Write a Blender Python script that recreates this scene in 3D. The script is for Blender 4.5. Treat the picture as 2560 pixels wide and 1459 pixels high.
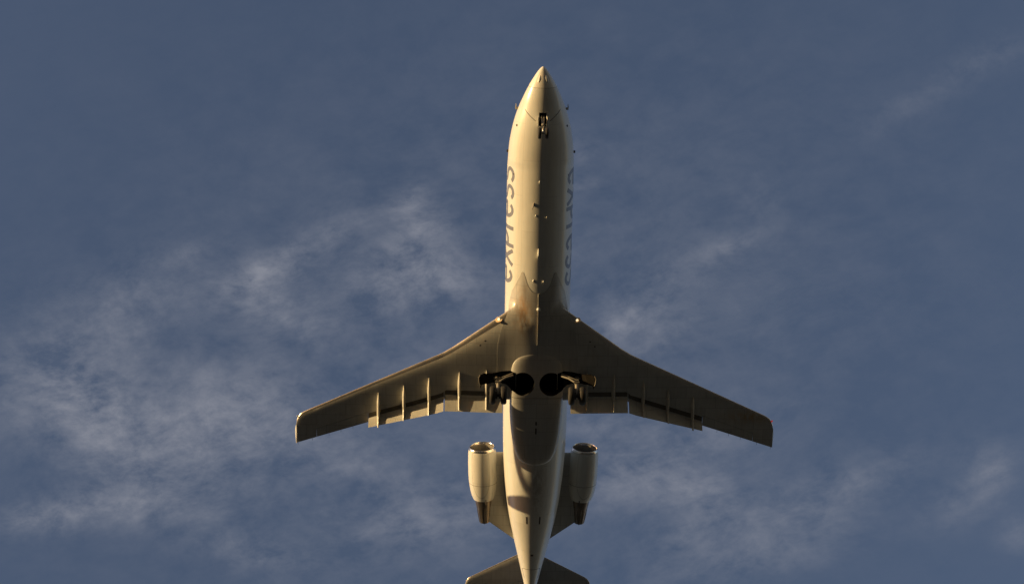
import bpy, bmesh, math, random
from mathutils import Vector, Matrix
random.seed(7)
SC = bpy.context.scene
for o in list(bpy.data.objects): bpy.data.objects.remove(o)

# ------------------------------------------------------------------ camera
# World axes: +x to the right of the picture (port side), +y towards the tail, +z up.
ALT = 73.3                       # height of the fuselage axis over the ground
cam_d = bpy.data.cameras.new('camera'); cam = bpy.data.objects.new('camera', cam_d)
SC.collection.objects.link(cam); SC.camera = cam
cam_d.sensor_width = 36; cam_d.lens = 63.898; cam_d.clip_start = .1; cam_d.clip_end = 60000
R_ = Vector((0.99971285, -0.01752367, -0.01634412)); D_ = Vector((0.01197331, 0.95611395, -0.29275033))
F_ = Vector((0.0207569, 0.29247057, 0.95604922))
M = Matrix((R_, -D_, -F_)).transposed().to_4x4()
M.translation = Vector((-2.61586971, -21.91453624, ALT - 71.67921824)); cam.matrix_world = M
SC.render.resolution_x = 1024; SC.render.resolution_y = 583

# ------------------------------------------------------------------ sun and sky
SUN_EL = math.radians(1.8); SUN_AZ = math.radians(17.2)      # azimuth forward of straight-left
S = Vector((-math.cos(SUN_EL)*math.cos(SUN_AZ), -math.cos(SUN_EL)*math.sin(SUN_AZ), math.sin(SUN_EL)))
sl = bpy.data.lights.new('sun', 'SUN'); sl.energy = 2.95; sl.angle = math.radians(.53); sl.color = (1.0, .70, .33)
so = bpy.data.objects.new('sun', sl); SC.collection.objects.link(so)
so.rotation_euler = S.to_track_quat('Z', 'Y').to_euler()
SC.view_settings.view_transform = 'Standard'; SC.view_settings.look = 'None'
SC.view_settings.exposure = 1.03; SC.view_settings.gamma = 1

w = bpy.data.worlds.new('World'); SC.world = w; w.use_nodes = True
nt = w.node_tree; nt.nodes.clear()
class NB:
    """tiny node builder"""
    def __init__(s, nt): s.nt = nt
    def n(s, t, **k):
        nd = s.nt.nodes.new(t)
        for a, v in k.items(): setattr(nd, a, v)
        return nd
    def put(s, sock, v):
        if isinstance(v, bpy.types.NodeSocket): s.nt.links.new(v, sock)
        elif v is not None: sock.default_value = v
    def m(s, op, a, b=None, c=None, clamp=False):
        nd = s.n('ShaderNodeMath', operation=op, use_clamp=clamp)
        for i, v in enumerate((a, b, c)): s.put(nd.inputs[i], v)
        return nd.outputs[0]
    def mix(s, f, a, b, mode='MIX'):
        nd = s.n('ShaderNodeMix', data_type='RGBA', blend_type=mode)
        s.put(nd.inputs[0], f); s.put(nd.inputs[6], a); s.put(nd.inputs[7], b)
        return nd.outputs[2]
    def xyz(s, x, y, z):
        nd = s.n('ShaderNodeCombineXYZ')
        for i, v in enumerate((x, y, z)): s.put(nd.inputs[i], v)
        return nd.outputs[0]
    def sep(s, v):
        nd = s.n('ShaderNodeSeparateXYZ'); s.put(nd.inputs[0], v); return nd.outputs
    def noise(s, v, scale, detail=4, rough=.5, dist=0):
        nd = s.n('ShaderNodeTexNoise'); s.put(nd.inputs['Vector'], v)
        nd.inputs['Scale'].default_value = scale; nd.inputs['Detail'].default_value = detail
        nd.inputs['Roughness'].default_value = rough; nd.inputs['Distortion'].default_value = dist
        return nd.outputs['Fac']
    def ramp(s, v, a, b, lo=0., hi=1.):
        nd = s.n('ShaderNodeMapRange', interpolation_type='SMOOTHSTEP'); s.put(nd.inputs[0], v)
        nd.inputs[1].default_value = a; nd.inputs[2].default_value = b
        nd.inputs[3].default_value = lo; nd.inputs[4].default_value = hi
        return nd.outputs[0]

b = NB(nt)
sky = b.n('ShaderNodeTexSky', sky_type='NISHITA'); sky.sun_disc = False
sky.sun_elevation = SUN_EL; sky.sun_rotation = math.atan2(S.x, S.y) % (2*math.pi)
sky.altitude = 100; sky.air_density = 1.0; sky.dust_density = 1.2; sky.ozone_density = 1.6
tc = b.n('ShaderNodeTexCoord')
dx, dy, dz = b.sep(tc.outputs['Generated'])
dzc = b.m('MAXIMUM', dz, .08)
px = b.m('DIVIDE', dx, dzc); py = b.m('DIVIDE', dy, dzc)        # a flat cloud layer, unit height
def gauss(cx, cy, sx, sy, rot, amp):
    c, s_ = math.cos(rot), math.sin(rot)
    ax = b.m('SUBTRACT', px, cx); ay = b.m('SUBTRACT', py, cy)
    u = b.m('DIVIDE', b.m('ADD', b.m('MULTIPLY', ax, c), b.m('MULTIPLY', ay, s_)), sx)
    v = b.m('DIVIDE', b.m('SUBTRACT', b.m('MULTIPLY', ay, c), b.m('MULTIPLY', ax, s_)), sy)
    r = b.m('ADD', b.m('MULTIPLY', u, u), b.m('MULTIPLY', v, v))
    return b.m('MULTIPLY', b.m('EXPONENT', b.m('MULTIPLY', r, -1.0)), amp)
# cirrus banks in the flat layer: centre x, y, half length, half width, heading, density
BANKS = [(-0.1228, 0.2983, 0.0251, 0.0103, -0.436, 0.62),
  (-0.0882, 0.2764, 0.0341, 0.0091, -0.524, 0.3),
  (-0.0427, 0.2972, 0.0298, 0.0183, -0.349, 0.5),
  (-0.0313, 0.2686, 0.0159, 0.0136, -0.524, 0.45),
  (-0.0129, 0.2993, 0.0184, 0.0138, 0.0, 0.4),
  (-0.0381, 0.2523, 0.0136, 0.0068, -0.524, 0.35),
  (-0.1634, 0.2857, 0.0136, 0.0057, -0.262, 0.3),
  (-0.1118, 0.3198, 0.0368, 0.0138, 0.349, 0.35),
  (-0.1965, 0.316, 0.0367, 0.0206, -0.524, 0.3),
  (-0.2472, 0.3629, 0.0463, 0.0324, -0.524, 0.45),
  (-0.2183, 0.3875, 0.035, 0.0257, 0.698, 0.45),
  (-0.172, 0.3995, 0.0587, 0.0375, 0.0, 0.4),
  (-0.1316, 0.379, 0.0374, 0.0257, 0.0, 0.35),
  (-0.2521, 0.449, 0.0356, 0.0107, -0.14, 0.55),
  (-0.1971, 0.4381, 0.0474, 0.019, 0.0, 0.3),
  (-0.1267, 0.4712, 0.0359, 0.012, 0.175, 0.3),
  (-0.0308, 0.4493, 0.043, 0.0191, -0.175, 0.35),
  (-0.0711, 0.4111, 0.0354, 0.0189, 0.349, 0.2),
  (0.1449, 0.2782, 0.0252, 0.0073, -0.349, 0.296),
  (0.1047, 0.305, 0.0277, 0.0115, -0.524, 0.172),
  (0.0869, 0.3246, 0.0255, 0.0093, -0.436, 0.328),
  (0.1082, 0.3341, 0.0233, 0.0081, -0.611, 0.2),
  (0.0608, 0.2232, 0.009, 0.0068, -0.524, 0.195),
  (0.0613, 0.2405, 0.0113, 0.0057, 0.0, 0.172),
  (0.1616, 0.2496, 0.0137, 0.0114, 0.349, 0.109),
  (0.2819, 0.1678, 0.0268, 0.0089, -0.436, 0.195),
  (0.2394, 0.1955, 0.027, 0.009, -0.436, 0.14),
  (0.123, 0.4039, 0.0475, 0.0214, -0.349, 0.273),
  (0.0904, 0.4222, 0.0357, 0.0191, 0.0, 0.234),
  (0.1336, 0.4269, 0.0215, 0.0119, -0.175, 0.273),
  (0.1371, 0.4502, 0.0337, 0.0144, -0.436, 0.312),
  (0.1969, 0.4444, 0.0481, 0.0217, -0.436, 0.234),
  (0.1624, 0.4736, 0.0606, 0.0145, -0.175, 0.234),
  (0.3097, 0.4121, 0.0168, 0.0168, -0.698, 0.328),
  (0.2926, 0.4356, 0.0241, 0.0145, -0.349, 0.234),
  (0.2313, 0.4207, 0.0479, 0.0144, -0.349, 0.2),
  (0.3282, 0.4535, 0.0121, 0.0121, 0.0, 0.234),
  (0.0726, 0.3867, 0.0189, 0.0071, 0.0, 0.234),
  (0.0035, 0.3532, 0.2296, 0.1533, -0.3, 0.22)]
acc = None
for g in BANKS:
    q = gauss(*g); acc = q if acc is None else b.m('ADD', acc, q)
pos = b.xyz(px, py, 0.0)
rotm = b.n('ShaderNodeMapping'); b.put(rotm.inputs[0], pos)
rotm.inputs['Rotation'].default_value = (0, 0, math.radians(28)); rotm.inputs['Scale'].default_value = (1, 1.35, 1)
n_big = b.noise(pos, 10, 3, .5)
wn = b.n('ShaderNodeTexNoise'); b.put(wn.inputs['Vector'], pos); wn.inputs['Scale'].default_value = 11; wn.inputs['Detail'].default_value = 3
wv = b.n('ShaderNodeVectorMath', operation='MULTIPLY_ADD'); b.put(wv.inputs[0], wn.outputs['Color']); wv.inputs[1].default_value = (.030, .030, 0); b.put(wv.inputs[2], rotm.outputs[0])
n_mid = b.noise(wv.outputs[0], 30, 10, .63)
r2 = b.n('ShaderNodeMapping'); b.put(r2.inputs[0], wv.outputs[0]); r2.inputs['Rotation'].default_value = (0, 0, math.radians(-95)); r2.inputs['Scale'].default_value = (1, 1.5, 1)
n_fine = b.noise(r2.outputs[0], 60, 8, .66)          # thin fibres
nc = b.m('ADD', b.m('MULTIPLY', n_mid, .64), b.m('MULTIPLY', n_fine, .36))
edge = b.m('ADD', b.m('MULTIPLY', b.m('SUBTRACT', nc, .5), 4.2), b.m('ADD', b.m('MULTIPLY', b.m('SUBTRACT', n_big, .5), 1.5), .62))
cover = b.m('MULTIPLY', b.m('MULTIPLY_ADD', acc, 1.2, .012), b.m('MAXIMUM', edge, .10), clamp=True)
hor = b.ramp(dz, .0, .12)
cover = b.m('MULTIPLY', cover, hor)
skc = b.mix(1.0, sky.outputs[0], (1.20, 1.055, 1.16, 1), 'MULTIPLY')
# sunlit cirrus: a translucent whitish-mauve veil
CLOUD_COL = (.82, .86, 1.02, 1)
col = b.mix(b.m('MULTIPLY', cover, .86), skc, CLOUD_COL)
bg = b.n('ShaderNodeBackground'); nt.links.new(col, bg.inputs[0]); bg.inputs[1].default_value = .15
wo = b.n('ShaderNodeOutputWorld'); nt.links.new(bg.outputs[0], wo.inputs[0])

# ------------------------------------------------------------------ materials
def mat(name, base, rough=.4, metal=0., coat=0., grime=.0, stain=None, streak=.06, bump=.0, emit=None, gloss_spec=.5, panels=None):
    m = bpy.data.materials.new(name); m.use_nodes = True
    nt = m.node_tree; b = NB(nt); p = nt.nodes['Principled BSDF']
    tc = b.n('ShaderNodeTexCoord'); ob = tc.outputs['Object']
    ox, oy, oz = b.sep(ob)
    # streaks run along the airflow, blotches are irregular dirt
    sv = b.xyz(b.m('MULTIPLY', ox, 1.0), b.m('MULTIPLY', oy, .10), oz)
    st = b.noise(sv, 9, 5, .6)
    bl = b.noise(ob, 1.3, 5, .6)
    dk = b.m('ADD', b.m('MULTIPLY', b.ramp(st, .35, .75), streak*1.6), b.m('MULTIPLY', b.ramp(bl, .4, .75), grime))
    c = b.mix(dk, (*base, 1), (base[0]*.38, base[1]*.34, base[2]*.28, 1))
    if panels:      # skin panels: slight tone differences and hairline joints
        kind, bw, bh, amt = panels
        if kind == 'tube': vec = b.xyz(oy, b.m('MULTIPLY', b.m('ARCTAN2', ox, b.m('MULTIPLY', oz, -1.0)), 1.345), 0.0)
        else: vec = b.xyz(ox, oy, 0.0)
        br = b.n('ShaderNodeTexBrick'); b.put(br.inputs['Vector'], vec)
        br.inputs['Color1'].default_value = (1, 1, 1, 1); br.inputs['Color2'].default_value = (1-amt, 1-amt, 1-amt*.9, 1); br.inputs['Mortar'].default_value = (1-amt*4.5,)*3+(1,)
        br.inputs['Scale'].default_value = 1; br.inputs['Brick Width'].default_value = bw; br.inputs['Row Height'].default_value = bh
        br.inputs['Mortar Size'].default_value = .007; br.inputs['Mortar Smooth'].default_value = .3
        c = b.mix(1.0, c, br.outputs[0], 'MULTIPLY')
    if stain:
        for (cx, cy, sx, sy, colr, amp) in stain:
            u = b.m('DIVIDE', b.m('SUBTRACT', ox, cx), sx); v = b.m('DIVIDE', b.m('SUBTRACT', oy, cy), sy)
            g = b.m('EXPONENT', b.m('MULTIPLY', b.m('ADD', b.m('MULTIPLY', u, u), b.m('MULTIPLY', v, v)), -1.0))
            nn = b.noise(b.xyz(ox, b.m('MULTIPLY', oy, .35), oz), 7, 6, .65)
            c = b.mix(b.m('MULTIPLY', b.m('MULTIPLY', g, b.ramp(nn, .3, .62)), amp), c, (*colr, 1))
    nt.links.new(c, p.inputs['Base Color'])
    rr = b.m('ADD', rough, b.m('MULTIPLY', b.m('SUBTRACT', bl, .5), .18)); nt.links.new(rr, p.inputs['Roughness'])
    p.inputs['Metallic'].default_value = metal; p.inputs['Coat Weight'].default_value = coat; p.inputs['Coat Roughness'].default_value = .12
    p.inputs['Specular IOR Level'].default_value = gloss_spec
    if bump:
        bn = b.n('ShaderNodeBump'); bn.inputs['Strength'].default_value = bump; bn.inputs['Distance'].default_value = .02
        nt.links.new(b.noise(ob, 2.5, 3, .5), bn.inputs['Height']); nt.links.new(bn.outputs[0], p.inputs['Normal'])
    if emit:
        p.inputs['Emission Color'].default_value = (*emit[0], 1); p.inputs['Emission Strength'].default_value = emit[1]
    return m
RUST = (.30, .12, .03)
WHITE = mat('white_paint', (.75, .745, .685), .30, panels=('tube', 2.9, .78, .05), coat=.35, grime=.07, streak=.07, bump=.06,
            stain=[(0.1, 8.2, .35, 1.3, (.22, .17, .12), .55), (.05, 3.0, .3, .7, (.3, .27, .22), .3)])
RADOME = mat('radome_paint', (.80, .77, .70), .34, coat=.3, grime=.03)
BELLY = mat('belly_paint', (.52, .51, .47), .38, panels=('flat', .9, .62, .08), coat=.2, grime=.12, streak=.10, bump=.015,
            stain=[(-.62, .45, .28, .9, (.34, .17, .05), .75), (-.3, .9, .5, .6, (.3, .2, .1), .4)])
GREY = mat('light_grey_paint', (.60, .59, .54), .42, panels=('flat', .83, .47, .09), coat=.12, grime=.18, streak=.10, bump=.012)
GREYP = mat('worn_grey_paint', (.60, .59, .54), .42, panels=('flat', .83, .47, .09), coat=.12, grime=.18, streak=.10, bump=.012,
            stain=[(9.0, 5.05, 1.0, .28, (.45, .30, .12), .8), (8.0, 5.9, .35, .2, (.12, .10, .08), .5)])
ALU = mat('polished_aluminium', (.80, .72, .62), .30, metal=1., grime=.15)
LIPM = mat('polished_intake_lip', (.86, .80, .72), .22, metal=1., grime=.05)
HOT = mat('heat_stained_metal', (.27, .23, .195), .38, metal=.9, grime=.3, streak=.3)
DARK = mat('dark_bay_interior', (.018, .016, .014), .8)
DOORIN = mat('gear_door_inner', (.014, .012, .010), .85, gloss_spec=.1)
SLOT = mat('cove_shade', (.17, .15, .12), .7, grime=.3)  # dark tone painted in for the shade inside the flap cove
TYRE = mat('tyre_rubber', (.022, .020, .018), .75, grime=.1)
RIM = mat('wheel_rim_metal', (.42, .40, .36), .4, metal=.6, grime=.2)
STEEL = mat('gear_leg_paint', (.36, .33, .28), .35, coat=.2, grime=.3)
CHROME = mat('oleo_chrome', (.85, .82, .76), .12, metal=1.)
TEXT = mat('title_grey_paint', (.20, .205, .23), .35, coat=.3)
SEAM = mat('joint_sealant', (.20, .18, .15), .6)
NAVY = mat('navy_tail_paint', (.018, .026, .06), .3, coat=.4)
LINE = mat('panel_gap', (.06, .05, .045), .7)
GLASS = mat('dark_window_glass', (.02, .022, .025), .08, coat=.6)
RED = mat('red_lamp_glass', (.55, .03, .02), .2, coat=.5, emit=((1, .06, .03), .12))
GREEN = mat('clear_lamp_glass', (.6, .62, .6), .15, coat=.5)
LAMP = mat('landing_lamp', (.9, .85, .75), .2, emit=((1, .78, .48), .55))
REFL = mat('lamp_reflector', (.90, .66, .38), .30)
GROUND = None

# ------------------------------------------------------------------ mesh helpers
def mesh_obj(name, V, F, m, parent=None, smooth=True, ang=40, mats=None):
    me = bpy.data.meshes.new(name); me.from_pydata([tuple(v) for v in V], [], F)
    bm = bmesh.new(); bm.from_mesh(me)
    bmesh.ops.remove_doubles(bm, verts=bm.verts, dist=1e-5)
    bmesh.ops.dissolve_degenerate(bm, edges=bm.edges, dist=1e-6)
    bmesh.ops.recalc_face_normals(bm, faces=bm.faces); 
    bm.to_mesh(me); bm.free()
    if smooth:
        me.polygons.foreach_set('use_smooth', [True]*len(me.polygons))
        me.set_sharp_from_angle(angle=math.radians(ang))
    for mm in (mats or [m]): me.materials.append(mm)
    o = bpy.data.objects.new(name, me); SC.collection.objects.link(o)
    if parent: o.parent = parent
    return o
class MB:
    def __init__(s): s.V = []; s.F = []
    def add(s, V, F):
        k = len(s.V); s.V += [Vector(v) for v in V]; s.F += [tuple(i+k for i in f) for f in F]; return s
    def loft(s, rings, caps=True, closed=True):
        n = len(rings[0]); V = [v for r in rings for v in r]; F = []
        for i in range(len(rings)-1):
            for j in range(n if closed else n-1):
                a = i*n+j; c = i*n+(j+1) % n; F.append((a, c, c+n, a+n))
        if caps: F.append(tuple(range(n))); F.append(tuple((len(rings)-1)*n+j for j in range(n)))
        return s.add(V, F)
    def box(s, c, d, rot=None, taper=1.):
        V = []
        for z in (-1, 1):
            k = taper if z > 0 else 1.
            for x, y in ((-1, -1), (1, -1), (1, 1), (-1, 1)):
                v = Vector((x*d[0]/2*k, y*d[1]/2*k, z*d[2]/2))
                if rot: v = rot @ v
                V.append(v+Vector(c))
        return s.add(V, [(0, 1, 2, 3), (4, 5, 6, 7), (0, 1, 5, 4), (1, 2, 6, 5), (2, 3, 7, 6), (3, 0, 4, 7)])
    def tube(s, P, r, n=12):
        P = [Vector(p) for p in P]; rs = r if isinstance(r, (list, tuple)) else [r]*len(P); rings = []
        for i, p in enumerate(P):
            t = (P[min(i+1, len(P)-1)]-P[max(i-1, 0)]).normalized()
            a = t.orthogonal().normalized()
            if i and abs(a.dot(prev)) < .2: a = t.cross(prev).normalized()
            a = (prev - t*prev.dot(t)).normalized() if i else a
            prev = a; c = t.cross(a)
            rings.append([p+(a*math.cos(k*2*math.pi/n)+c*math.sin(k*2*math.pi/n))*rs[i] for k in range(n)])
        return s.loft(rings)
    def lathe(s, c, axis, prof, n=28, caps=False):
        """prof: list of (distance along axis, radius)"""
        c = Vector(c); ax = Vector(axis).normalized(); a = ax.orthogonal().normalized(); d = ax.cross(a)
        rings = [[c+ax*t+(a*math.cos(k*2*math.pi/n)+d*math.sin(k*2*math.pi/n))*max(r, 1e-4) for k in range(n)] for t, r in prof]
        return s.loft(rings, caps=caps)
    def obj(s, name, m, parent=None, **k): return mesh_obj(name, s.V, s.F, m, parent, **k)
def pchip(xs, ys):
    n = len(xs); h = [xs[i+1]-xs[i] for i in range(n-1)]; d = [(ys[i+1]-ys[i])/h[i] for i in range(n-1)]
    m = [d[0]]+[0 if d[i-1]*d[i] <= 0 else 2*d[i-1]*d[i]/(d[i-1]+d[i]) for i in range(1, n-1)]+[d[-1]]
    def f(x):
        if x <= xs[0]: return ys[0]
        if x >= xs[-1]: return ys[-1]
        i = max(k for k in range(n-1) if xs[k] <= x); t = (x-xs[i])/h[i]
        return ((2*t**3-3*t*t+1)*ys[i]+(t**3-2*t*t+t)*h[i]*m[i]+(-2*t**3+3*t*t)*ys[i+1]+(t**3-t*t)*h[i]*m[i+1])
    return f
def lerp(a, c, t): return a+(c-a)*t
def lin(P, x):
    if x <= P[0][0]: return P[0][1]
    for (a, ya), (c, yc) in zip(P, P[1:]):
        if x <= c: return lerp(ya, yc, (x-a)/(c-a))
    return P[-1][1]

def bool_cut(o, cutters):
    """carve real recesses, then throw the cutters away"""
    for c in cutters:
        md = o.modifiers.new('cut', 'BOOLEAN'); md.operation = 'DIFFERENCE'; md.object = c; md.solver = 'EXACT'
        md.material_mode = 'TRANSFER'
    dg = bpy.context.evaluated_depsgraph_get(); dg.update()
    me = bpy.data.meshes.new_from_object(o.evaluated_get(dg), preserve_all_data_layers=True, depsgraph=dg)
    o.modifiers.clear(); o.data = me; me.name = o.name
    me.polygons.foreach_set('use_smooth', [True]*len(me.polygons)); me.set_sharp_from_angle(angle=math.radians(35))

# ------------------------------------------------------------------ ground
def build_ground():
    m = bpy.data.materials.new('dry_field'); m.use_nodes = True; b = NB(m.node_tree); p = m.node_tree.nodes['Principled BSDF']
    tc = b.n('ShaderNodeTexCoord'); ob = tc.outputs['Object']
    c = b.mix(b.ramp(b.noise(ob, .02, 6, .6), .35, .65), (.058, .056, .038, 1), (.088, .079, .056, 1))
    c = b.mix(b.ramp(b.noise(ob, 1.2, 6, .7), .3, .7), c, (.046, .047, .031, 1))
    m.node_tree.links.new(c, p.inputs['Base Color']); p.inputs['Roughness'].default_value = .9
    n = 48; L = 9000; V = []; F = []
    for i in range(n+1):
        for j in range(n+1):
            u = (i/n*2-1); v = (j/n*2-1); x = L*u*abs(u); y = L*v*abs(v)
            r = math.hypot(x, y); z = 0 if r < 60 else 6*math.sin(x*.0011+1)*math.sin(y*.0009)*min(1, (r-60)/2500)
            V.append((x, y, z))
    for i in range(n):
        for j in range(n): a = i*(n+1)+j; F.append((a, a+1, a+n+2, a+n+1))
    g = mesh_obj('ground', V, F, m); g['kind'] = 'structure'
build_ground()

# ------------------------------------------------------------------ the aircraft
A = bpy.data.objects.new('jet_airliner', None); SC.collection.objects.link(A)
A.location = (0, 0, ALT)
A['label'] = 'white twin-engine jet airliner flying overhead with its landing gear and flaps down'
A['category'] = 'airplane'
def sub(name, V=None): pass

RF = 1.345
# fuselage stations: y, half width, bottom z, top z
ST = [(-9.45, .012, -.475, -.445), (-9.40, .085, -.55, -.37), (-9.30, .175, -.63, -.30), (-9.07, .33, -.755, -.18), (-8.66, .565, -.93, .02), (-8.2, .775, -1.07, .30), (-7.8, .93, -1.155, .72),
      (-7.36, 1.075, -1.225, 1.02), (-6.95, 1.175, -1.27, 1.18), (-6.6, 1.24, -1.30, 1.27), (-6.17, 1.297, -1.328, 1.32),
      (-5.2, 1.343, -1.345, 1.345), (-4, RF, -1.345, 1.345), (5.0, RF, -1.345, 1.345), (6.0, 1.338, -1.33, 1.345), (6.9, 1.315, -1.27, 1.35),
      (8.0, 1.255, -1.12, 1.37), (9.25, 1.135, -.88, 1.39), (10.25, .99, -.64, 1.40), (11.2, .80, -.36, 1.41), (12.15, .60, -.06, 1.40),
      (13.15, .385, .26, 1.30), (13.75, .255, .46, 1.18), (14.2, .17, .58, 1.04)]
YS = [s[0] for s in ST]
f_w = pchip(YS, [s[1] for s in ST]); f_b = pchip(YS, [s[2] for s in ST]); f_t = pchip(YS, [s[3] for s in ST])
def fus_pt(y, phi, off=0.):
    """phi: angle from the keel, positive towards +x"""
    wd = f_w(y); zb = f_b(y); zt = f_t(y); zc = (zb+zt)/2; hh = (zt-zb)/2
    if -9.3 < y < -5.5: zc = lerp(zc, min(zc, -.28), .6); 
    hb = zc-zb; ht = zt-zc; c = math.cos(phi)
    v = Vector((math.sin(phi)*wd, y, zc-c*(hb if c > 0 else ht)))
    if off:
        n = Vector((math.sin(phi)/max(wd, .01), 0, -c/max(hb if c > 0 else ht, .01))).normalized(); v += n*off
    return v
def fus_ring(y, n=72): return [fus_pt(y, 2*math.pi*k/n) for k in range(n)]
def yrange(a, c, step):
    n = max(1, int(round((c-a)/step))); return [a+(c-a)*i/n for i in range(n+1)]
fus = MB().loft([fus_ring(y) for y in yrange(-8.655, -5, .12)+yrange(-5, 5, .5)[1:]+yrange(5, 14.2, .2)[1:]]).obj('fuselage', WHITE, A)
nose = MB().loft([fus_ring(y) for y in [-9.45, -9.44, -9.42, -9.39, -9.35]+yrange(-9.3, -8.665, .08)]).obj('nose_cone', RADOME, A)
MB().loft([[fus_pt(y, 2*math.pi*k/72, -.008) for k in range(72)] for y in (-8.68, -8.64)]).obj('seam', LINE, nose)

# oval bumps under the radome
for sx in (-1, 1):
    q = MB(); rings = []; p0 = sx*math.radians(24)
    for i in range(7):
        th = math.pi/2*i/6
        rings.append([fus_pt(-9.0+math.cos(th)*.15*math.cos(k*.3927), p0+math.cos(th)*.15*math.sin(k*.3927), .022*math.sin(th)-.003) for k in range(16)])
    q.loft(rings).obj('blister', RADOME, nose)

def ribbon_on_fus(pts, wdt, name, m, parent, off=.004, th=.004, cl=False):
    """pts: (y, phi) polyline on the fuselage; a flat strip lying on the skin"""
    P = []
    for (y0, p0), (y1, p1) in zip(pts, pts[1:]):
        n = max(1, int(max(abs(y1-y0)/.08, abs(p1-p0)/.05)))
        for i in range(n): P.append((lerp(y0, y1, i/n), lerp(p0, p1, i/n)))
    P.append(pts[-1]); top = []; bot = []
    for i, (y, p) in enumerate(P):
        a = P[max(i-1, 0)]; c = P[min(i+1, len(P)-1)]; r = f_w(y)
        ty, tp = c[0]-a[0], (c[1]-a[1])*r; L = math.hypot(ty, tp) or 1; ny, np_ = -tp/L, ty/L
        for s_ in (-1, 1):
            yy = y+ny*s_*wdt/2; pp = p+np_*s_*wdt/2/r
            bot.append(fus_pt(yy, pp, -.01)); top.append(fus_pt(yy, pp, off))
    rings = [[top[2*i], top[2*i+1], bot[2*i+1], bot[2*i]] for i in range(len(P))]
    q = MB().loft(rings)
    return q if name is None else q.obj(name, m, parent)

# ---- the word on each side
def arc(cx, cy, rx, ry, a0, a1, n=12):
    return [(cx+rx*math.cos(math.radians(a0+(a1-a0)*i/n)), cy+ry*math.sin(math.radians(a0+(a1-a0)*i/n))) for i in range(n+1)]
GL = {'e': [[(.08, .50), (.92, .50)]+arc(.5, .5, .42, .44, 5, 315, 20)],
      'x': [[(.04, .0), (.96, 1.)], [(.04, 1.), (.96, .0)]],
      'p': [[(.10, -.04), (.10, 1.)], [(.10, .95)]+arc(.5, .66, .44, .29, 90, -90, 12)+[(.10, .37)]],
      'r': [[(.14, -.02), (.14, 1.)], [(.14, .72)]+arc(.62, .62, .42, .33, 150, 70, 8)],
      's': [arc(.5, .73, .40, .22, 30, 265, 12)+arc(.5, .27, .40, .23, 85, -150, 12)]}
WORD = [('e', 0, .68), ('x', .78, 1.45), ('p', 1.55, 2.10), ('r', 2.28, 2.68), ('e', 2.75, 3.42), ('s', 3.50, 4.12), ('s', 4.20, 4.85)]
def titles(side, y0, dirn, phi0, hgt):
    """side -1 starboard (left in the picture), +1 port; dirn: reading direction along y"""
    q = MB()
    for ch, a, c in WORD:
        for k, st in enumerate(GL[ch]):
            P = [(y0+dirn*lerp(a, c, u), side*(phi0+v*hgt/RF)) for u, v in st]
            r = ribbon_on_fus(P, .16, None, None, None, off=.004+.0015*k, th=.003); q.add(r.V, r.F)
    q.obj('airline_title', TEXT, A)
titles(-1, -.55, -1, math.radians(53.5), 1.10)
titles(1, -5.33, 1, math.radians(53.5), 1.10)

# ---- wing geometry helpers ----------------------------------------------------------
WY = -.045
def LEy(x): return WY+lin([(0, -.36), (1.33, .60), (3.45, 2.13), (3.9, 2.41), (9.60, 5.10), (9.80, 5.23), (9.93, 5.46), (9.98, 5.72)], x)
def SLy(x): return WY+lin([(0, 4.0), (3.78, 4.0), (3.86, 4.13), (7.0, 5.14)], x)
def NTE(x): return WY+lin([(0, 5.15), (3.7, 5.15), (6.97, 5.52), (9.98, 6.52)], x)    # trailing edge with flaps up
def ZC(x): return -1.05+(x-1.35)*.038
def TC(x): return lin([(0, .135), (1.35, .13), (3.7, .115), (9.98, .095)], x)
def yt(c): return 5*(.2969*math.sqrt(max(c, 0))-.126*c-.3516*c*c+.2843*c**3-.1036*c**4)
def wing_z(x, y, up):
    ch = NTE(x)-LEy(x); c = min(max((y-LEy(x))/ch, 0), 1); t = TC(x)*ch
    if up: return ZC(x)+1.2*yt(c)*t
    w0 = lin([(1.2, .10), (3.6, .05), (9.9, .035)], x)
    return ZC(x)-t*(.40*(1-math.exp(-c/w0))*(1-.62*c**1.4)+.03*math.sqrt(min(c, .02)/.02)*(1-c))
CS = [0, .003, .010, .022, .04, .065]
def LE_ring(x, s, off=0.):
    ch = NTE(x)-LEy(x); R = []
    for c in reversed(CS): R.append(Vector((s*x, LEy(x)+c*ch, wing_z(x, LEy(x)+c*ch, True)+off)))
    for c in CS[1:]: R.append(Vector((s*x, LEy(x)+c*ch, wing_z(x, LEy(x)+c*ch, False)-off)))
    return R
def main_ring(x, s, yend_low, yend_up, skin=.03):
    ch = NTE(x)-LEy(x); y0 = LEy(x)+CS[-1]*ch; R = []; n = 14
    for i in range(n+1):
        y = lerp(y0, yend_low, (i/n)**1.15); R.append(Vector((s*x, y, wing_z(x, y, False))))
    # cove face, then the underside of the shroud, then the upper skin back to the front
    zt = lambda y: wing_z(x, y, True)-skin*(1 if yend_up > yend_low+.02 else 0)
    R.append(Vector((s*x, yend_low+.015, zt(yend_low+.015)))); R.append(Vector((s*x, yend_up, zt(yend_up)-.002)))
    for i in range(n+1):
        y = lerp(yend_up, y0, (i/n)**.9); R.append(Vector((s*x, y, wing_z(x, y, True))))
    return R

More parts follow.
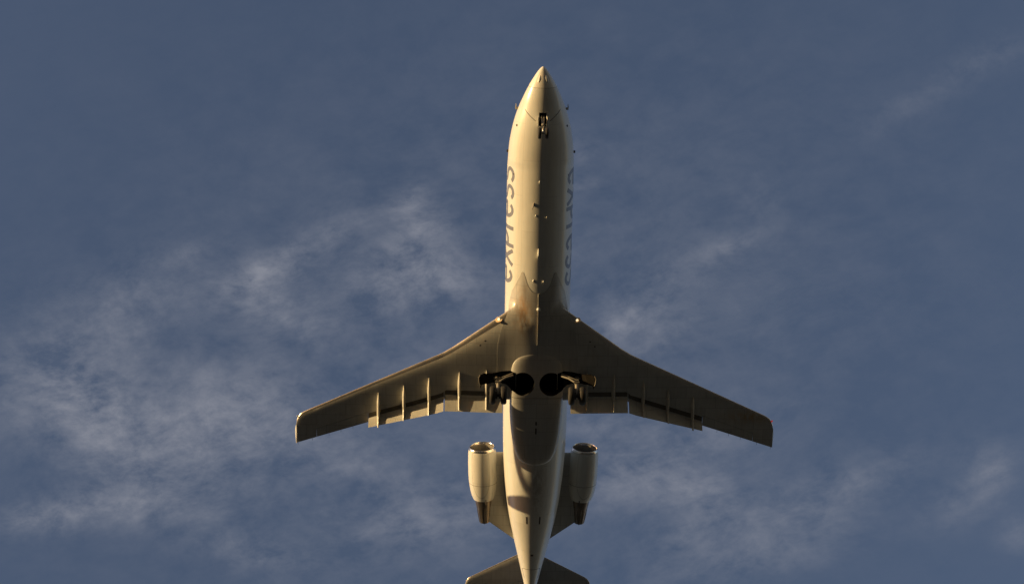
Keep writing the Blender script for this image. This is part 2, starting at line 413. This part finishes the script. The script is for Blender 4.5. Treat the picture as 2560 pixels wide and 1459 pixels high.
GEARX, GEARY = 1.60, 3.36
def build_wing(s):
    skin = GREYP if s > 0 else GREY
    q = MB()
    xs1 = yrange(.5, 3.45, .17)+yrange(3.45, 3.9, .09)[1:]+yrange(3.9, 6.957, .3)[1:]
    rg = [main_ring(x, s, SLy(x), SLy(x)+.42) for x in xs1]
    xs2 = yrange(6.96, 9.12, .3)
    hinge = lambda x: lerp(LEy(x), NTE(x), .73)
    rg += [main_ring(x, s, hinge(x), hinge(x)+.03) for x in xs2]
    xs3 = yrange(9.123, 9.6, .16)+[9.7, 9.8, 9.88, 9.93, 9.975]
    rg += [main_ring(x, s, NTE(x)-.004, NTE(x), 0.) for x in xs3]; q.loft(rg)
    wing = q.obj('wing', skin, A, ang=30)
    le = MB().loft([LE_ring(x, s) for x in yrange(.6, 3.45, .2)+yrange(3.45, 3.9, .09)[1:]+yrange(3.9, 9.6, .4)[1:]+[9.7, 9.8, 9.88, 9.93, 9.975]])
    le.obj('leading_edge', ALU, wing, ang=60)
    # aileron
    R = []
    for x in yrange(6.966, 9.114, .3):
        y0 = hinge(x)+.012; y1 = NTE(x); r = []
        for i in range(7):
            y = lerp(y0, y1, i/6); r.append(Vector((s*x, y, wing_z(x, y, False)+.004)))
        for i in range(6):
            y = lerp(y1, y0, i/6); r.append(Vector((s*x, y, wing_z(x, y, True)-.002)))
        r.append(Vector((s*x, y0, wing_z(x, y0, True)-.004))); R.append(r)
    MB().loft(R).obj('aileron', skin, wing, ang=30)
    # static wicks
    for x in (7.6, 8.1, 8.6, 9.3, 9.9):
        y = NTE(x)
        MB().tube([(s*x, y-.03, wing_z(x, y-.02, False)), (s*x, y+.10, wing_z(x, y-.02, False)-.01)], .006, 6).obj('static_wick', LINE, wing)
    # winglet, canted outwards
    R = []
    for i in range(11):
        k = i/10; sm = k*k*(3-2*k)
        xx = 9.95+.02*math.sin(min(k*3, 1)*math.pi/2)+.13*k; zz = ZC(9.9)+(.02*k if k < .1 else 0)+.98*k**1.25
        yl = WY+lerp(5.62, 6.38, k**.9); ch = lerp(.90, .36, k); th = .085*(1-k)+.03
        nrm = Vector((-s*math.cos(.25*(1-k)+.1), 0, math.sin(.25)))
        if k < .12: nrm = Vector((0, 0, 1))
        nrm = Vector((0, 0, 1)).lerp(Vector((-s, 0, .18)), min(1, k*3.5)).normalized()
        r = []
        prof = [0, .02, .08, .2, .4, .7, 1.]
        for c in prof: r.append(Vector((s*xx, yl+c*ch, zz))+nrm*th*ch*yt(c))
        for c in reversed(prof[1:-1]): r.append(Vector((s*xx, yl+c*ch, zz))-nrm*th*ch*yt(c))
        R.append(r)
    MB().loft(R).obj('winglet', WHITE, wing, ang=50)
    # navigation lamp at the tip
    MB().lathe((s*9.90, 5.30, ZC(9.9)+.0), (s*.75, -.66, 0), [(-.06, .032), (0, .032), (.03, .026), (.045, .012), (.048, 0)], 14).obj('navigation_light', RED if s > 0 else GREEN, wing)
    # flaps
    def flap(x0, x1, lead, d0, d1, dr0, dr1, name='flap'):
        R = []
        for x in yrange(x0, x1, .35):
            t = (x-x0)/(x1-x0); dy = lerp(d0, d1, t); dz_ = lerp(dr0, dr1, t)
            y0 = lead(x); z0 = wing_z(x, SLy(x), False)+.035
            ch = math.hypot(dy, dz_); ux = Vector((0, dy/ch, -dz_/ch)); un = Vector((0, dz_/ch, dy/ch)); r = []
            P0 = Vector((s*x, y0, z0))
            prof = [0, .015, .05, .12, .25, .42, .65, .85, 1.]
            for c in prof: r.append(P0+ux*c*ch+un*(.24*yt(c)*ch*.75))
            for c in reversed(prof[:-1]): r.append(P0+ux*c*ch-un*(.24*yt(c)*ch*.45))
            R.append(r[:-1])
        return MB().loft(R).obj(name, skin, wing, ang=40)
    f1 = flap(1.40, 3.775, lambda x: SLy(x)+.21, .50, .50, .62, .62)
    f2 = flap(3.835, 6.945, lambda x: SLy(x)+.20, .46, .31, .54, .36)
    for xa, xb in ((1.36, 3.78), (3.84, 6.94)):
        R = []
        for x in yrange(xa, xb, .4):
            ya = SLy(x)+.02; yb = SLy(x)+.40
            R.append([Vector((s*x, ya, wing_z(x, ya, True)-.075)), Vector((s*x, yb, wing_z(x, yb, True)-.05)), Vector((s*x, yb, wing_z(x, yb, True)-.035)), Vector((s*x, ya, wing_z(x, ya, True)-.034))])
        MB().loft(R).obj('flap_cove_shade', SLOT, wing, smooth=False)
    # the strips above put the cove's shade into a dark colour
    # flap track fairings: slim bodies hanging under wing and flap
    def fairing(x, yf, ye):
        ysl = SLy(x)+.16; inb = x < 3.8
        t = (x-3.9)/3.03; dy = .50 if inb else lerp(.46, .31, t); dr = .62 if inb else lerp(.54, .36, t)
        n = 22; R = []
        for i in range(n+1):
            k = i/n; y = lerp(yf, ye, k)
            if y <= ysl: zb = wing_z(x, y, False); dep = .235
            else: zb = wing_z(x, ysl, False)-(y-ysl)*dr/dy; dep = .235
            e = min(1, (k/.34))**.62 if k < .34 else (1 if k < .62 else 1-.75*((k-.62)/.38)**1.6)
            e = max(e, .03); hw = .066*min(1, (k/.30))**.8*(1 if k < .6 else 1-.55*((k-.6)/.4)) + .004
            bulge = 1+.22*math.exp(-((y-ysl)/.14)**2)
            r = []
            for a in range(14):
                th = 2*math.pi*a/14; c = math.cos(th)
                r.append(Vector((s*x+math.sin(th)*hw*bulge, y, zb+.04-(.04+dep*e)*max(c, -.15)*(1 if c > 0 else .6))))
            R.append(r)
        MB().loft(R).obj('flap_track_fairing', skin, wing, ang=50)
    for x, yf, ye in ((2.07, 3.05, 4.60), (3.19, 3.18, 4.64), (4.44, 3.47, 4.93), (5.48, 3.84, 5.22), (6.53, 4.19, 5.55)): fairing(x, yf+WY, ye+WY)
    # landing lamp in the root of the leading edge
    lx = 1.60; p = Vector((s*lx, LEy(lx)+.10, wing_z(lx, LEy(lx)+.10, False)))
    n = Vector((-.25, -.80, -.55)).normalized()
    g = MB().lathe(p-n*.02, n, [(0, .15), (.028, .145), (.03, .13), (.006, .02)], 20).obj('landing_light', REFL, wing)
    MB().lathe(p-n*.0, n, [(0, .05), (.034, .048), (.042, .03), (.043, 0)], 16).obj('bulb', LAMP, g)
    for x, y in ((2.15, 1.75), (2.35, 1.95)):
        MB().lathe((s*x, y, wing_z(x, y, False)+.004), (0, 0, -1), [(0, .032), (.008, .03), (.009, 0)], 14).obj('fuel_vent', LINE, wing)
    return wing
wingL = build_wing(-1); wingR = build_wing(1)

# ---- wing to body fairing: a carved skin from under the fuselage out onto the wing -------
k_f = pchip([-1.6, -.9, -.3, .6, 1.5, 2.4, 4.2], [1.347, 1.350, 1.356, 1.372, 1.375, 1.38, 1.38])
def xo(y): return lin([(-1.5, .85), (-.6, 1.02), (.1, 1.16), (.55, 1.24), (.75, 1.32), (1.3, 1.52), (2.0, 1.64), (4.0, 1.64)], y)
def fair_pt(sg, y, s):
    X = xo(y); k = k_f(y)
    tb = min(1, max(0, (y-.45)/.6)); tb = tb*tb*(3-2*tb)
    ph = math.asin(min(X/RF, .999)); zfus = -math.sqrt(max(RF*RF-X*X, 0))-.005
    zw = wing_z(X, max(y, LEy(X)+.02), False)-.004 if X > 1.2 else zfus
    zo = lerp(zfus, zw, tb); ang = lerp(ph, math.atan((wing_z(X+.1, max(y, LEy(X+.1)+.3), False)-wing_z(X, max(y, LEy(X)+.3), False))/.1), tb)
    P0 = Vector((0, -k)); P3 = Vector((X, zo)); P1 = Vector((lerp(.55, .42, tb)*X, -k)); Lb = lerp(.42, .55, tb)*X
    P2 = P3-Vector((math.cos(ang), math.sin(ang)))*Lb*lerp(.9, 1.0, tb)
    a = (1-s)**3; c = 3*(1-s)**2*s; d = 3*(1-s)*s*s; e = s**3
    q = P0*a+P1*c+P2*d+P3*e
    if y < .8 and q.x < RF:   # never sink under the fuselage skin
        zf = -math.sqrt(max(RF*RF-q.x*q.x, 0)); k0 = min(1, max(0, (y-y_front(s))/.8)); k0 = k0*k0*(3-2*k0)
        q.y = lerp(zf-.005-max(zf-q.y, 0)*k0, q.y if q.y < zf-.005 else zf-.005, 1 if y > .6 else 0) if y < .6 else min(q.y, zf-.005)
    if q.x > .45 and y > LEy(q.x)-.16:      # always skins over the wing root
        wz = wing_z(q.x, y, False)-.008; fade = min(1, (y-LEy(q.x)+.16)/.16)
        q.y = min(q.y, lerp(q.y, wz, fade) if wz < q.y else q.y)
    return Vector((sg*q.x, y, q.y))
def y_front(s): return lin([(0, -.32), (.16, -.38), (.32, -.62), (.48, -.98), (.60, -1.17), (.70, -1.18), (.82, -.85), (1.0, -.30)], s)
NS, NY = 22, 34; rows = []
for j in range(NY+1):
    row = []
    for i in range(-NS, NS+1):
        s = abs(i)/NS; y = lerp(y_front(s), 3.96, (j/NY)**1.0); row.append(fair_pt(-1 if i < 0 else 1, y, s))
    rows.append(row)
V = [v for r in rows for v in r]; W_ = 2*NS+1; nV = len(V)
V += [Vector((v.x*.985, v.y+.004, v.z+.07)) for v in V]
F = []
for j in range(NY):
    for i in range(W_-1): a = j*W_+i; F.append((a, a+1, a+W_+1, a+W_)); F.append(tuple(x+nV for x in (a, a+W_, a+W_+1, a+1)))
per = [i for i in range(W_)]+[j*W_+W_-1 for j in range(1, NY+1)]+[NY*W_+i for i in range(W_-2, -1, -1)]+[j*W_ for j in range(NY-1, 0, -1)]
for a, c in zip(per, per[1:]+per[:1]): F.append((a, c, c+nV, a+nV))
wbf = mesh_obj('wing_root_fairing', V, F, BELLY, A, ang=50)
# dark joint where the fairing starts
q = MB()
P = [fair_pt(-1 if i < 0 else 1, y_front(abs(i)/NS), abs(i)/NS) for i in range(-NS+6, NS-5)]
q = MB().tube([p+Vector((0, -.008, -.0)) for p in P], .004, 6); q.obj('seam', SEAM, wbf)

# ---- gear fairing under the belly -----------------------------------------------------
GF = [(2.25, .34, -1.378), (2.28, .58, -1.381), (2.36, .80, -1.388), (2.52, .97, -1.402), (2.8, 1.08, -1.43), (3.2, 1.11, -1.475), (3.7, 1.11, -1.53), (4.07, 1.10, -1.575), (4.6, 1.10, -1.565), (5.27, 1.07, -1.535),
      (6.0, .985, -1.49), (6.5, .88, -1.455), (6.8, .77, -1.42), (7.0, .62, -1.385), (7.1, .45, -1.355), (7.16, .22, -1.33)]
gw = pchip([g[0] for g in GF], [g[1] for g in GF]); gz = pchip([g[0] for g in GF], [g[2] for g in GF])
def gf_ring(y):
    wd = gw(y); zb = gz(y); r = []; zt = -.62 if y < 5 else lerp(-.62, -.95, (y-5)/2.2); e = lin([(2.3, .42), (4, .42), (5.5, .55), (7.2, .8)], y)
    for k in range(81):
        th = math.pi*(k/80-.5); c = math.cos(th); s_ = math.sin(th)
        r.append(Vector((wd*math.copysign(abs(s_)**e, s_), y, zt-(zt-zb)*abs(c)**lin([(4, .25), (5.5, .38)], y))))
    return r
gys = [2.25, 2.255, 2.27, 2.29, 2.32, 2.36, 2.42, 2.5, 2.6, 2.72, 2.85, 3.0]+yrange(3.2, 6.8, .2)+[6.9, 7.0, 7.06, 7.1, 7.13, 7.15, 7.16]
gearf = MB().loft([gf_ring(y) for y in gys]).obj('belly_fairing', BELLY, A, ang=45)
q = MB()
rr = [gf_ring(4.09)[k] for k in range(5, 76, 2)]
MB().tube([p+Vector((0, 0, -.001)) for p in rr], .008, 6).obj('seam', LINE, gearf)

# ---- carve the wheel wells ------------------------------------------------------------
cut = []
for s in (-1, 1):
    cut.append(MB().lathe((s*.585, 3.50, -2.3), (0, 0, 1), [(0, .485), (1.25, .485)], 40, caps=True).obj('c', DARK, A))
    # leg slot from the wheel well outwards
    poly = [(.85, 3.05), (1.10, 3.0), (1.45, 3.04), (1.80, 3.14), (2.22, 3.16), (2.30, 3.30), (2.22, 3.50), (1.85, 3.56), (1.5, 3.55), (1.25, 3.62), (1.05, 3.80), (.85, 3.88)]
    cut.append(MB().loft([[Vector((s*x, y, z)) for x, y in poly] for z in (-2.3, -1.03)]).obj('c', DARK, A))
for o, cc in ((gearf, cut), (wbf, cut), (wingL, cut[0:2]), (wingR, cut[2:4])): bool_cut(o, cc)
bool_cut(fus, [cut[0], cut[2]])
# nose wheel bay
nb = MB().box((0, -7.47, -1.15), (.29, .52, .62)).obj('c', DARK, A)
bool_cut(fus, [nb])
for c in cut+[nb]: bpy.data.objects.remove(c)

# ---- main landing gear ----------------------------------------------------------------
def wheel(parent, c, r, wd):
    c = Vector(c); h = wd/2
    prof = [(-h*.75, r*.52), (-h*.95, r*.62), (-h, r*.78), (-h*.85, r*.92), (-h*.5, r*.985), (0, r), (h*.5, r*.985), (h*.85, r*.92), (h, r*.78), (h*.95, r*.62), (h*.75, r*.52), (-h*.75, r*.52)]
    t = MB().lathe(c, (1, 0, 0), prof, 32).obj('wheel', TYRE, parent, ang=60)
    MB().lathe(c, (1, 0, 0), [(-h*.75, 0), (-h*.75, r*.2), (-h*.45, r*.24), (-h*.4, r*.42), (-h*.78, r*.52), (h*.78, r*.52), (h*.4, r*.42), (h*.45, r*.24), (h*.75, r*.2), (h*.75, 0)], 24).obj('rim', RIM, t)
for s in (-1, 1):
    G = bpy.data.objects.new('main_landing_gear', None); SC.collection.objects.link(G); G.parent = A
    ax = Vector((s*GEARX, GEARY+.30, -2.40)); top = Vector((s*(GEARX+.06), GEARY, -1.12))
    MB().tube([top, (s*(GEARX+.01), GEARY+.03, -1.85)], [.105, .09], 16).obj('leg', STEEL, G)
    MB().tube([(s*(GEARX+.01), GEARY+.03, -1.82), (s*GEARX, GEARY+.08, -2.20)], .055, 14).obj('oleo', CHROME, G)
    q = MB().tube([(s*GEARX, GEARY-.02, -1.98), (s*GEARX, GEARY+.16, -2.30), ax], [.07, .075, .065], 12)
    q.tube([(s*GEARX-.32, ax.y, ax.z), (s*GEARX+.32, ax.y, ax.z)], .045, 12); q.obj('trailing_arm', STEEL, G)
    q = MB().tube([(s*.98, GEARY-.20, -1.42), (s*1.28, GEARY-.17, -1.60), (s*(GEARX-.02), GEARY-.05, -1.80)], .04, 10); q.tube([(s*1.0, GEARY-.28, -1.36), (s*1.58, GEARY-.10, -1.55)], .028, 8)
    q.obj('side_brace', STEEL, G)
    q = MB().tube([(s*GEARX, GEARY+.10, -1.52), (s*GEARX, GEARY+.26, -1.80), (s*GEARX, GEARY+.13, -2.12)], .022, 8)
    q.box((s*GEARX, GEARY-.07, -1.62), (.18, .10, .16)); q.box((s*GEARX, GEARY-.085, -1.86), (.24, .06, .07)); q.obj('torque_link', RIM, G)
    MB().tube([(s*GEARX+.07, GEARY-.08, -1.25), (s*GEARX+.10, GEARY-.09, -1.7), (s*GEARX+.05, GEARY+.02, -2.1), (s*GEARX+.10, GEARY+.16, -2.27)], .014, 6).obj('brake_hose', LINE, G)
    wheel(G, (s*GEARX-.225, ax.y, ax.z), .375, .24); wheel(G, (s*GEARX+.225, ax.y, ax.z), .375, .24)
    MB().lathe((s*GEARX, ax.y, ax.z), (1, 0, 0), [(-.14, 0), (-.14, .15), (-.03, .15), (-.03, .07), (.03, .07), (.03, .15), (.14, .15), (.14, 0)], 20).obj('brake', LINE, G)
    # leg door slanting out and down beside the leg
    def dp(u, v, o=0.): # u: 0 hinge side .. 1 outer lower edge
        x = lerp(1.74, 2.40, u); z = lerp(-1.36, -1.74, u)-.05*math.sin(u*math.pi); y = v
        return Vector((s*x, y, z-o))
    outl = [(0, 3.06), (.35, 3.05), (.62, 3.00), (.90, 3.03), (1.0, 3.16), (.97, 3.34), (.90, 3.50), (.86, 3.62), (.80, 3.47), (.55, 3.45), (.25, 3.47), (0, 3.42)]
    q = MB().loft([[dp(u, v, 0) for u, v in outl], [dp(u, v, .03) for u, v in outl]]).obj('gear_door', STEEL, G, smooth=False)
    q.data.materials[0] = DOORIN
    MB().tube([dp(u, v, .03) for u, v in outl[3:7]], .013, 6).obj('rubber_seal', STEEL, q)
    MB().tube([dp(.05, 3.25, .02), (s*GEARX, GEARY, -1.55)], .025, 8).obj('door_link', STEEL, G)

# ---- nose landing gear ----------------------------------------------------------------
G = bpy.data.objects.new('nose_landing_gear', None); SC.collection.objects.link(G); G.parent = A
nz = -2.15; ny = -7.12
MB().tube([(0, -7.52, -1.02), (0, -7.30, -1.62)], [.062, .055], 14).obj('leg', STEEL, G)
MB().tube([(0, -7.31, -1.58), (0, -7.15, nz+.04)], .036, 12).obj('oleo', CHROME, G)
MB().tube([(-.17, ny, nz), (.17, ny, nz)], .03, 10).obj('axle', STEEL, G)
q = MB().tube([(-.055, -7.62, -1.05), (-.03, -7.36, -1.55)], .018, 8); q.tube([(.055, -7.62, -1.05), (.03, -7.36, -1.55)], .018, 8); q.obj('drag_brace', STEEL, G)
q = MB().tube([(0, -7.24, -1.60), (0, -7.10, -1.82), (0, -7.14, -2.04)], .016, 8); q.obj('torque_link', RIM, G)
for s in (-1, 1):
    wheel(G, (s*.145, ny, nz), .225, .13)
    MB().box((s*.165, -7.42, -1.385), (.018, .40, .30), Matrix.Rotation(s*-.10, 3, 'Y')).obj('gear_door', WHITE, G)
q = MB().lathe((0, -7.38, -1.42), (0, -.9, -.42), [(-.05, .0), (-.05, .04), (.02, .055), (.03, .05), (.02, 0)], 16).obj('taxi_light', CHROME, G)

# ---- engines --------------------------------------------------------------------------
def build_engine(s):
    E = bpy.data.objects.new('engine', None); SC.collection.objects.link(E); E.parent = A
    c0 = Vector((s*2.205, 7.20, .86)); c1 = Vector((s*2.055, 10.73, .90)); ax = (c1-c0).normalized()
    pr = [(.10, .578), (.18, .59), (.35, .606), (.7, .620), (1.2, .628), (1.6, .614), (1.95, .572), (2.2, .520), (2.36, .462), (2.40, .445), (2.37, .425), (2.0, .42)]
    nac = MB().lathe(c0, ax, pr, 48).obj('nacelle', WHITE, E, ang=50)
    # inner duct
    MB().lathe(c0, ax, [(.085, .500), (.2, .485), (.45, .50), (1.1, .52)], 40).obj('intake_duct', RIM, nac)
    MB().lathe(c0, ax, [(.095, .581), (.04, .566), (.008, .545), (0, .533), (.006, .520), (.03, .508), (.09, .499)], 48).obj('intake_lip', LIPM, nac)
    fan = MB()
    e1 = ax.orthogonal().normalized(); e2 = ax.cross(e1); fc = c0+ax*.85
    for k in range(24):
        a0 = 2*math.pi*k/24; a1 = a0+.20
        d0 = e1*math.cos(a0)+e2*math.sin(a0); d1 = e1*math.cos(a1)+e2*math.sin(a1)
        fan.add([fc+d0*.12, fc+d0*.505, fc+d1*.505+ax*.10, fc+d1*.12+ax*.14], [(0, 1, 2, 3)])
    fan.lathe(fc+ax*.16, ax, [(0, .515), (.02, .515), (.02, 0)], 32)
    fan.obj('fan', HOT, E)
    MB().lathe(fc, ax, [(-.28, 0), (-.26, .03), (-.15, .085), (0, .13), (.1, .14)], 24).obj('spinner', RIM, E)
    MB().lathe(c0, ax, [(2.30, .395), (2.42, .385), (2.62, .355), (2.78, .325), (2.80, .30), (2.75, .29)], 36).obj('fan_nozzle', HOT, E)
    ex = MB().lathe(c0, ax, [(2.70, .315), (2.85, .308), (3.1, .275), (3.35, .238), (3.52, .215), (3.53, .200), (3.40, .19), (2.9, .2)], 36)
    for k in range(14):
        a = 2*math.pi*k/14; d = e1*math.cos(a)+e2*math.sin(a)
        ex.tube([c0+ax*2.72+d*.318, c0+ax*3.1+d*.279, c0+ax*3.48+d*.222], .009, 6)
    ex.obj('exhaust_nozzle', HOT, E)
    MB().lathe(c0, ax, [(3.1, .14), (3.35, .11), (3.6, .04), (3.66, 0)], 20).obj('exhaust_cone', HOT, E)
    # seams on the cowl
    for t, r in ((1.60, .614),):
        MB().lathe(c0, ax, [(t, r-.01), (t, r+.0025), (t+.012, r+.0025), (t+.012, r-.01)], 48).obj('seam', LINE, nac)
    dm = MB().tube([c0+ax*2.3+Vector((-s*.1, 0, -.46)), c0+ax*2.48+Vector((-s*.1, 0, -.56))], .018, 8); dm.obj('drain_mast', LINE, nac)
    # pylon
    R = []
    for x in yrange(.55, 1.78, .2):
        yl = 7.42; y1 = lin([(.55, 11.64), (.77, 11.47), (1.86, 10.67)], x); ch = y1-yl; r = []
        prof = [0, .01, .03, .08, .2, .4, .6, .8, 1.]
        for c in prof: r.append(Vector((s*x, yl+c*ch, .80+.13*yt(c)*2*.9)))
        for c in reversed(prof[1:-1]): r.append(Vector((s*x, yl+c*ch, .80-.13*yt(c)*2*.9)))
        R.append(r)
    x = 1.86; r = []
    R.append([Vector((s*1.86, min(v.y, 10.67) if v.y > 8 else v.y+.1, v.z)) for v in R[-1]])
    MB().loft(R).obj('pylon', GREY, E, ang=40)
build_engine(-1); build_engine(1)

# ---- fin and tailplane -----------------------------------------------------------------
prof = [0, .01, .04, .1, .2, .35, .55, .75, 1.]
R = []
for i in range(9):
    k = i/8; z = lerp(1.0, 4.05, k); y0 = lerp(9.9, 13.2, k)-(.9*(1-k)**4); y1 = lerp(13.9, 15.7, k); ch = y1-y0; t = .11*ch
    R.append([Vector((t*yt(c), y0+c*ch, z)) for c in prof]+[Vector((-t*yt(c), y0+c*ch, z)) for c in reversed(prof[1:-1])])
fin = MB().loft(R).obj('tail_fin', NAVY, A)
R = []
for i in range(5):
    k = i/4; z = lerp(1.5, 3.9, k); y0 = lerp(13.93, 15.62, k)
    R.append([Vector((x_, y0+d, z)) for x_, d in ((.035, .0), (.03, .25), (.0, lerp(.75, .55, k)), (-.03, .25), (-.035, .0))])
MB().loft(R).obj('rudder', NAVY, fin)
for s in (-1, 1):
    R = []; RE = []; LEr = []
    xs = yrange(.06, 2.6, .3)+[2.72, 2.82, 2.88, 2.905]
    for x in xs:
        yl = lin([(0, 13.45), (2.60, 14.89), (2.72, 14.98), (2.82, 15.12), (2.88, 15.32), (2.905, 15.6)], x); yr = lin([(0, 15.75), (2.905, 16.05)], x); ch = max(yr-yl, .1)
        t = .08*ch; z = 4.15; cc = [.03, .045, .065, .09, .12, .16, .2, .27, .35, .42, .5, .59, .68]
        y_ = lambda c: yl+c*ch
        R.append([Vector((s*x, y_(c), z-t*yt(c))) for c in cc]+[Vector((s*x, y_(c), z+t*yt(c))) for c in reversed(cc)])
        c2 = [0, .004, .012, .03]
        LEr.append([Vector((s*x, y_(c), z-t*yt(c))) for c in c2]+[Vector((s*x, y_(c), z+t*yt(c))) for c in reversed(c2[1:])])
        c3 = [.69, .8, .9, 1.]
        if x < 2.75: RE.append([Vector((s*x, y_(c), z-t*yt(c))) for c in c3]+[Vector((s*x, y_(c), z+t*yt(c))) for c in reversed(c3[:-1])])
    for Q in (R, LEr, RE):
        for ring in Q:
            for v in ring: v.z += (v.y-15)*.09
    tp = MB().loft(R).obj('tailplane', GREY, A, ang=30)
    MB().loft(LEr).obj('leading_edge', ALU, tp, ang=60); MB().loft(RE).obj('elevator', GREY, tp, ang=30)
MB().lathe((0, 12.9, 4.12), (0, 1, 0), [(0, 0), (.15, .08), (.6, .17), (1.5, .2), (2.6, .13), (3.1, .02), (3.12, 0)], 24).obj('tail_bullet', NAVY, A)
MB().lathe((0, 14.15, .81), (0, 1, .1), [(0, .2), (.16, .17), (.17, .13), (.05, .12), (.04, 0)], 24).obj('exhaust_outlet', HOT, A)

# ---- small things on the skin -----------------------------------------------------------
def blade(y, phi, ln, h, th, name, m, rake=.6, tipf=.55):
    c = fus_pt(y, phi); n = (fus_pt(y, phi, .1)-c).normalized(); a = Vector((0, 1, 0)); t = n.cross(a)
    R = []
    for k in (0, .5, 1):
        l = ln*lerp(1, tipf, k); o = rake*h*k; base = c+n*(h*k-.02)+a*o
        R.append([base+a*(u*l)+t*(v*th*(1-.4*k)) for u, v in ((-.5, 0), (-.3, .5), (.1, .5), (.5, 0), (.1, -.5), (-.3, -.5))])
    return MB().loft(R).obj(name, m, A, ang=30)
r_ = math.radians
blade(-4.05, r_(8)*0-r_(12), .16, .26, .035, 'blade_antenna', STEEL, .5)
blade(-4.98, r_(-3), .14, .06, .05, 'drain_mast', WHITE)
blade(-3.6, r_(-8), .12, .07, .05, 'drain_mast', WHITE)
blade(-3.55, r_(10), .12, .07, .05, 'drain_mast', WHITE)
blade(-2.05, r_(-2.5), .44, .20, .06, 'blade_antenna', WHITE, .7, .4)
blade(-.88, r_(-10), .16, .07, .045, 'drain_mast', WHITE)
blade(-.86, r_(7), .16, .07, .045, 'drain_mast', WHITE)
# keel strip and beacon under the centre section
R = []
for i in range(16):
    k = i/15; y = lerp(-.33, 1.85, k); z = -k_f(y); h = .035+.02*math.sin(k*math.pi)
    R.append([Vector((x_, y, z-hh)) for x_, hh in ((-.022, -.05), (-.018, h), (.018, h), (.022, -.05))])
MB().loft(R).obj('keel_strake', BELLY, A, smooth=False)
kb = MB().lathe((0, .32, -k_f(.3)+.02), (0, 0, -1), [(0, .085), (.06, .08), (.10, .055), (.125, .02), (.128, 0)], 20)
kb.obj('beacon', GREEN, A)
for s in (-1, 1):
    # pitot / air-data probes at the cockpit sides
    c = fus_pt(-7.72, s*r_(97)); q = MB()
    q.box(c+Vector((s*.035, .02, 0)), (.11, .10, .03)); q.tube([c+Vector((s*.085, .07, 0)), c+Vector((s*.095, -.06, 0)), c+Vector((s*.085, -.17, 0))], [.030, .024, .010], 8)
    q.obj('pitot_probe', RIM, A)
    MB().lathe(fus_pt(-7.12, s*r_(62), -.01), fus_pt(-7.12, s*r_(62), .1)-fus_pt(-7.12, s*r_(62)), [(0, .05), (.022, .045), (.03, .03), (.03, 0)], 16).obj('static_port', LINE, A)
    MB().lathe(fus_pt(-5.15, s*r_(55), -.01), fus_pt(-5.15, s*r_(55), .1)-fus_pt(-5.15, s*r_(55)), [(0, .03), (.018, .028), (.02, 0)], 12).obj('drain_port', LINE, A)
    c = fus_pt(-5.95, s*r_(92)); MB().box(c+Vector((s*.03, 0, 0)), (.08, .10, .03)).obj('probe', LINE, A)
    # joints round the nose bay
    ribbon_on_fus([(-7.82, s*r_(50)), (-7.62, s*r_(33)), (-7.40, s*r_(15))], .022, 'panel_joint', LINE, A, off=.002)
    # cabin and cockpit windows (turned away from the camera)
    for k in range(13):
        y = -5.2+.76*k
        if s*0 == 0:
            a0 = s*r_(110); W2 = MB(); ring = []
            for j in range(16):
                th = 2*math.pi*j/16; ring.append((y+.12*math.copysign(abs(math.cos(th))**.7, math.cos(th)), a0+.17*math.copysign(abs(math.sin(th))**.7, math.sin(th))/RF))
            W2.loft([[fus_pt(yy, aa, -.01) for yy, aa in ring], [fus_pt(yy, aa, .0075) for yy, aa in ring]]).obj('cabin_window', GLASS, A)
for s in (-1, 1):
    for (ya, yb, pa, pb) in ((-7.62, -7.28, 152, 177), (-7.50, -7.10, 126, 149), (-7.05, -6.72, 122, 140)):
        n = 5; V0 = []; V1 = []
        for i in range(n+1):
            for j in range(n+1):
                y = lerp(ya, yb, i/n)+.12*(j/n-.5); a = s*r_(lerp(pa, pb, j/n)); V0.append(fus_pt(y, a, .006)); V1.append(fus_pt(y, a, -.01))
        q = MB(); q.loft([[V0[i*(n+1)+j] for j in range(n+1)]+[V1[i*(n+1)+j] for j in range(n, -1, -1)] for i in range(n+1)]); q.obj('cockpit_window', GLASS, A)
# underside vents on the rear cone
def plate(y0, y1, p0, p1, m=LINE, name='vent', off=.004):
    q = [(y0, p0), (y0, p1), (y1, p1), (y1, p0)]
    return MB().loft([[fus_pt(a, c, -.01) for a, c in q], [fus_pt(a, c, off) for a, c in q]]).obj(name, m, A, smooth=False)
plate(9.75, 10.12, r_(-17), r_(-14)); plate(9.75, 10.12, r_(14), r_(17)); plate(11.75, 11.85, r_(-5), r_(5))
ribbon_on_fus([(13.15, r_(-48)), (12.68, r_(-52)), (12.60, r_(-44)), (12.60, r_(44)), (12.68, r_(52)), (13.15, r_(48))], .018, 'access_panel_joint', LINE, A, off=.002)
plate(7.35, 8.2, r_(2), r_(22), off=.002, m=GREY, name='access_panel')
plate(8.3, 9.1, r_(4), r_(20), off=.002, m=GREY, name='access_panel')
for y, d in ((5.2, .16), (5.55, .26)):
    MB().box((.0, y, gz(y)-.002), (.06, d, .012)).obj('vent', LINE, gearf)
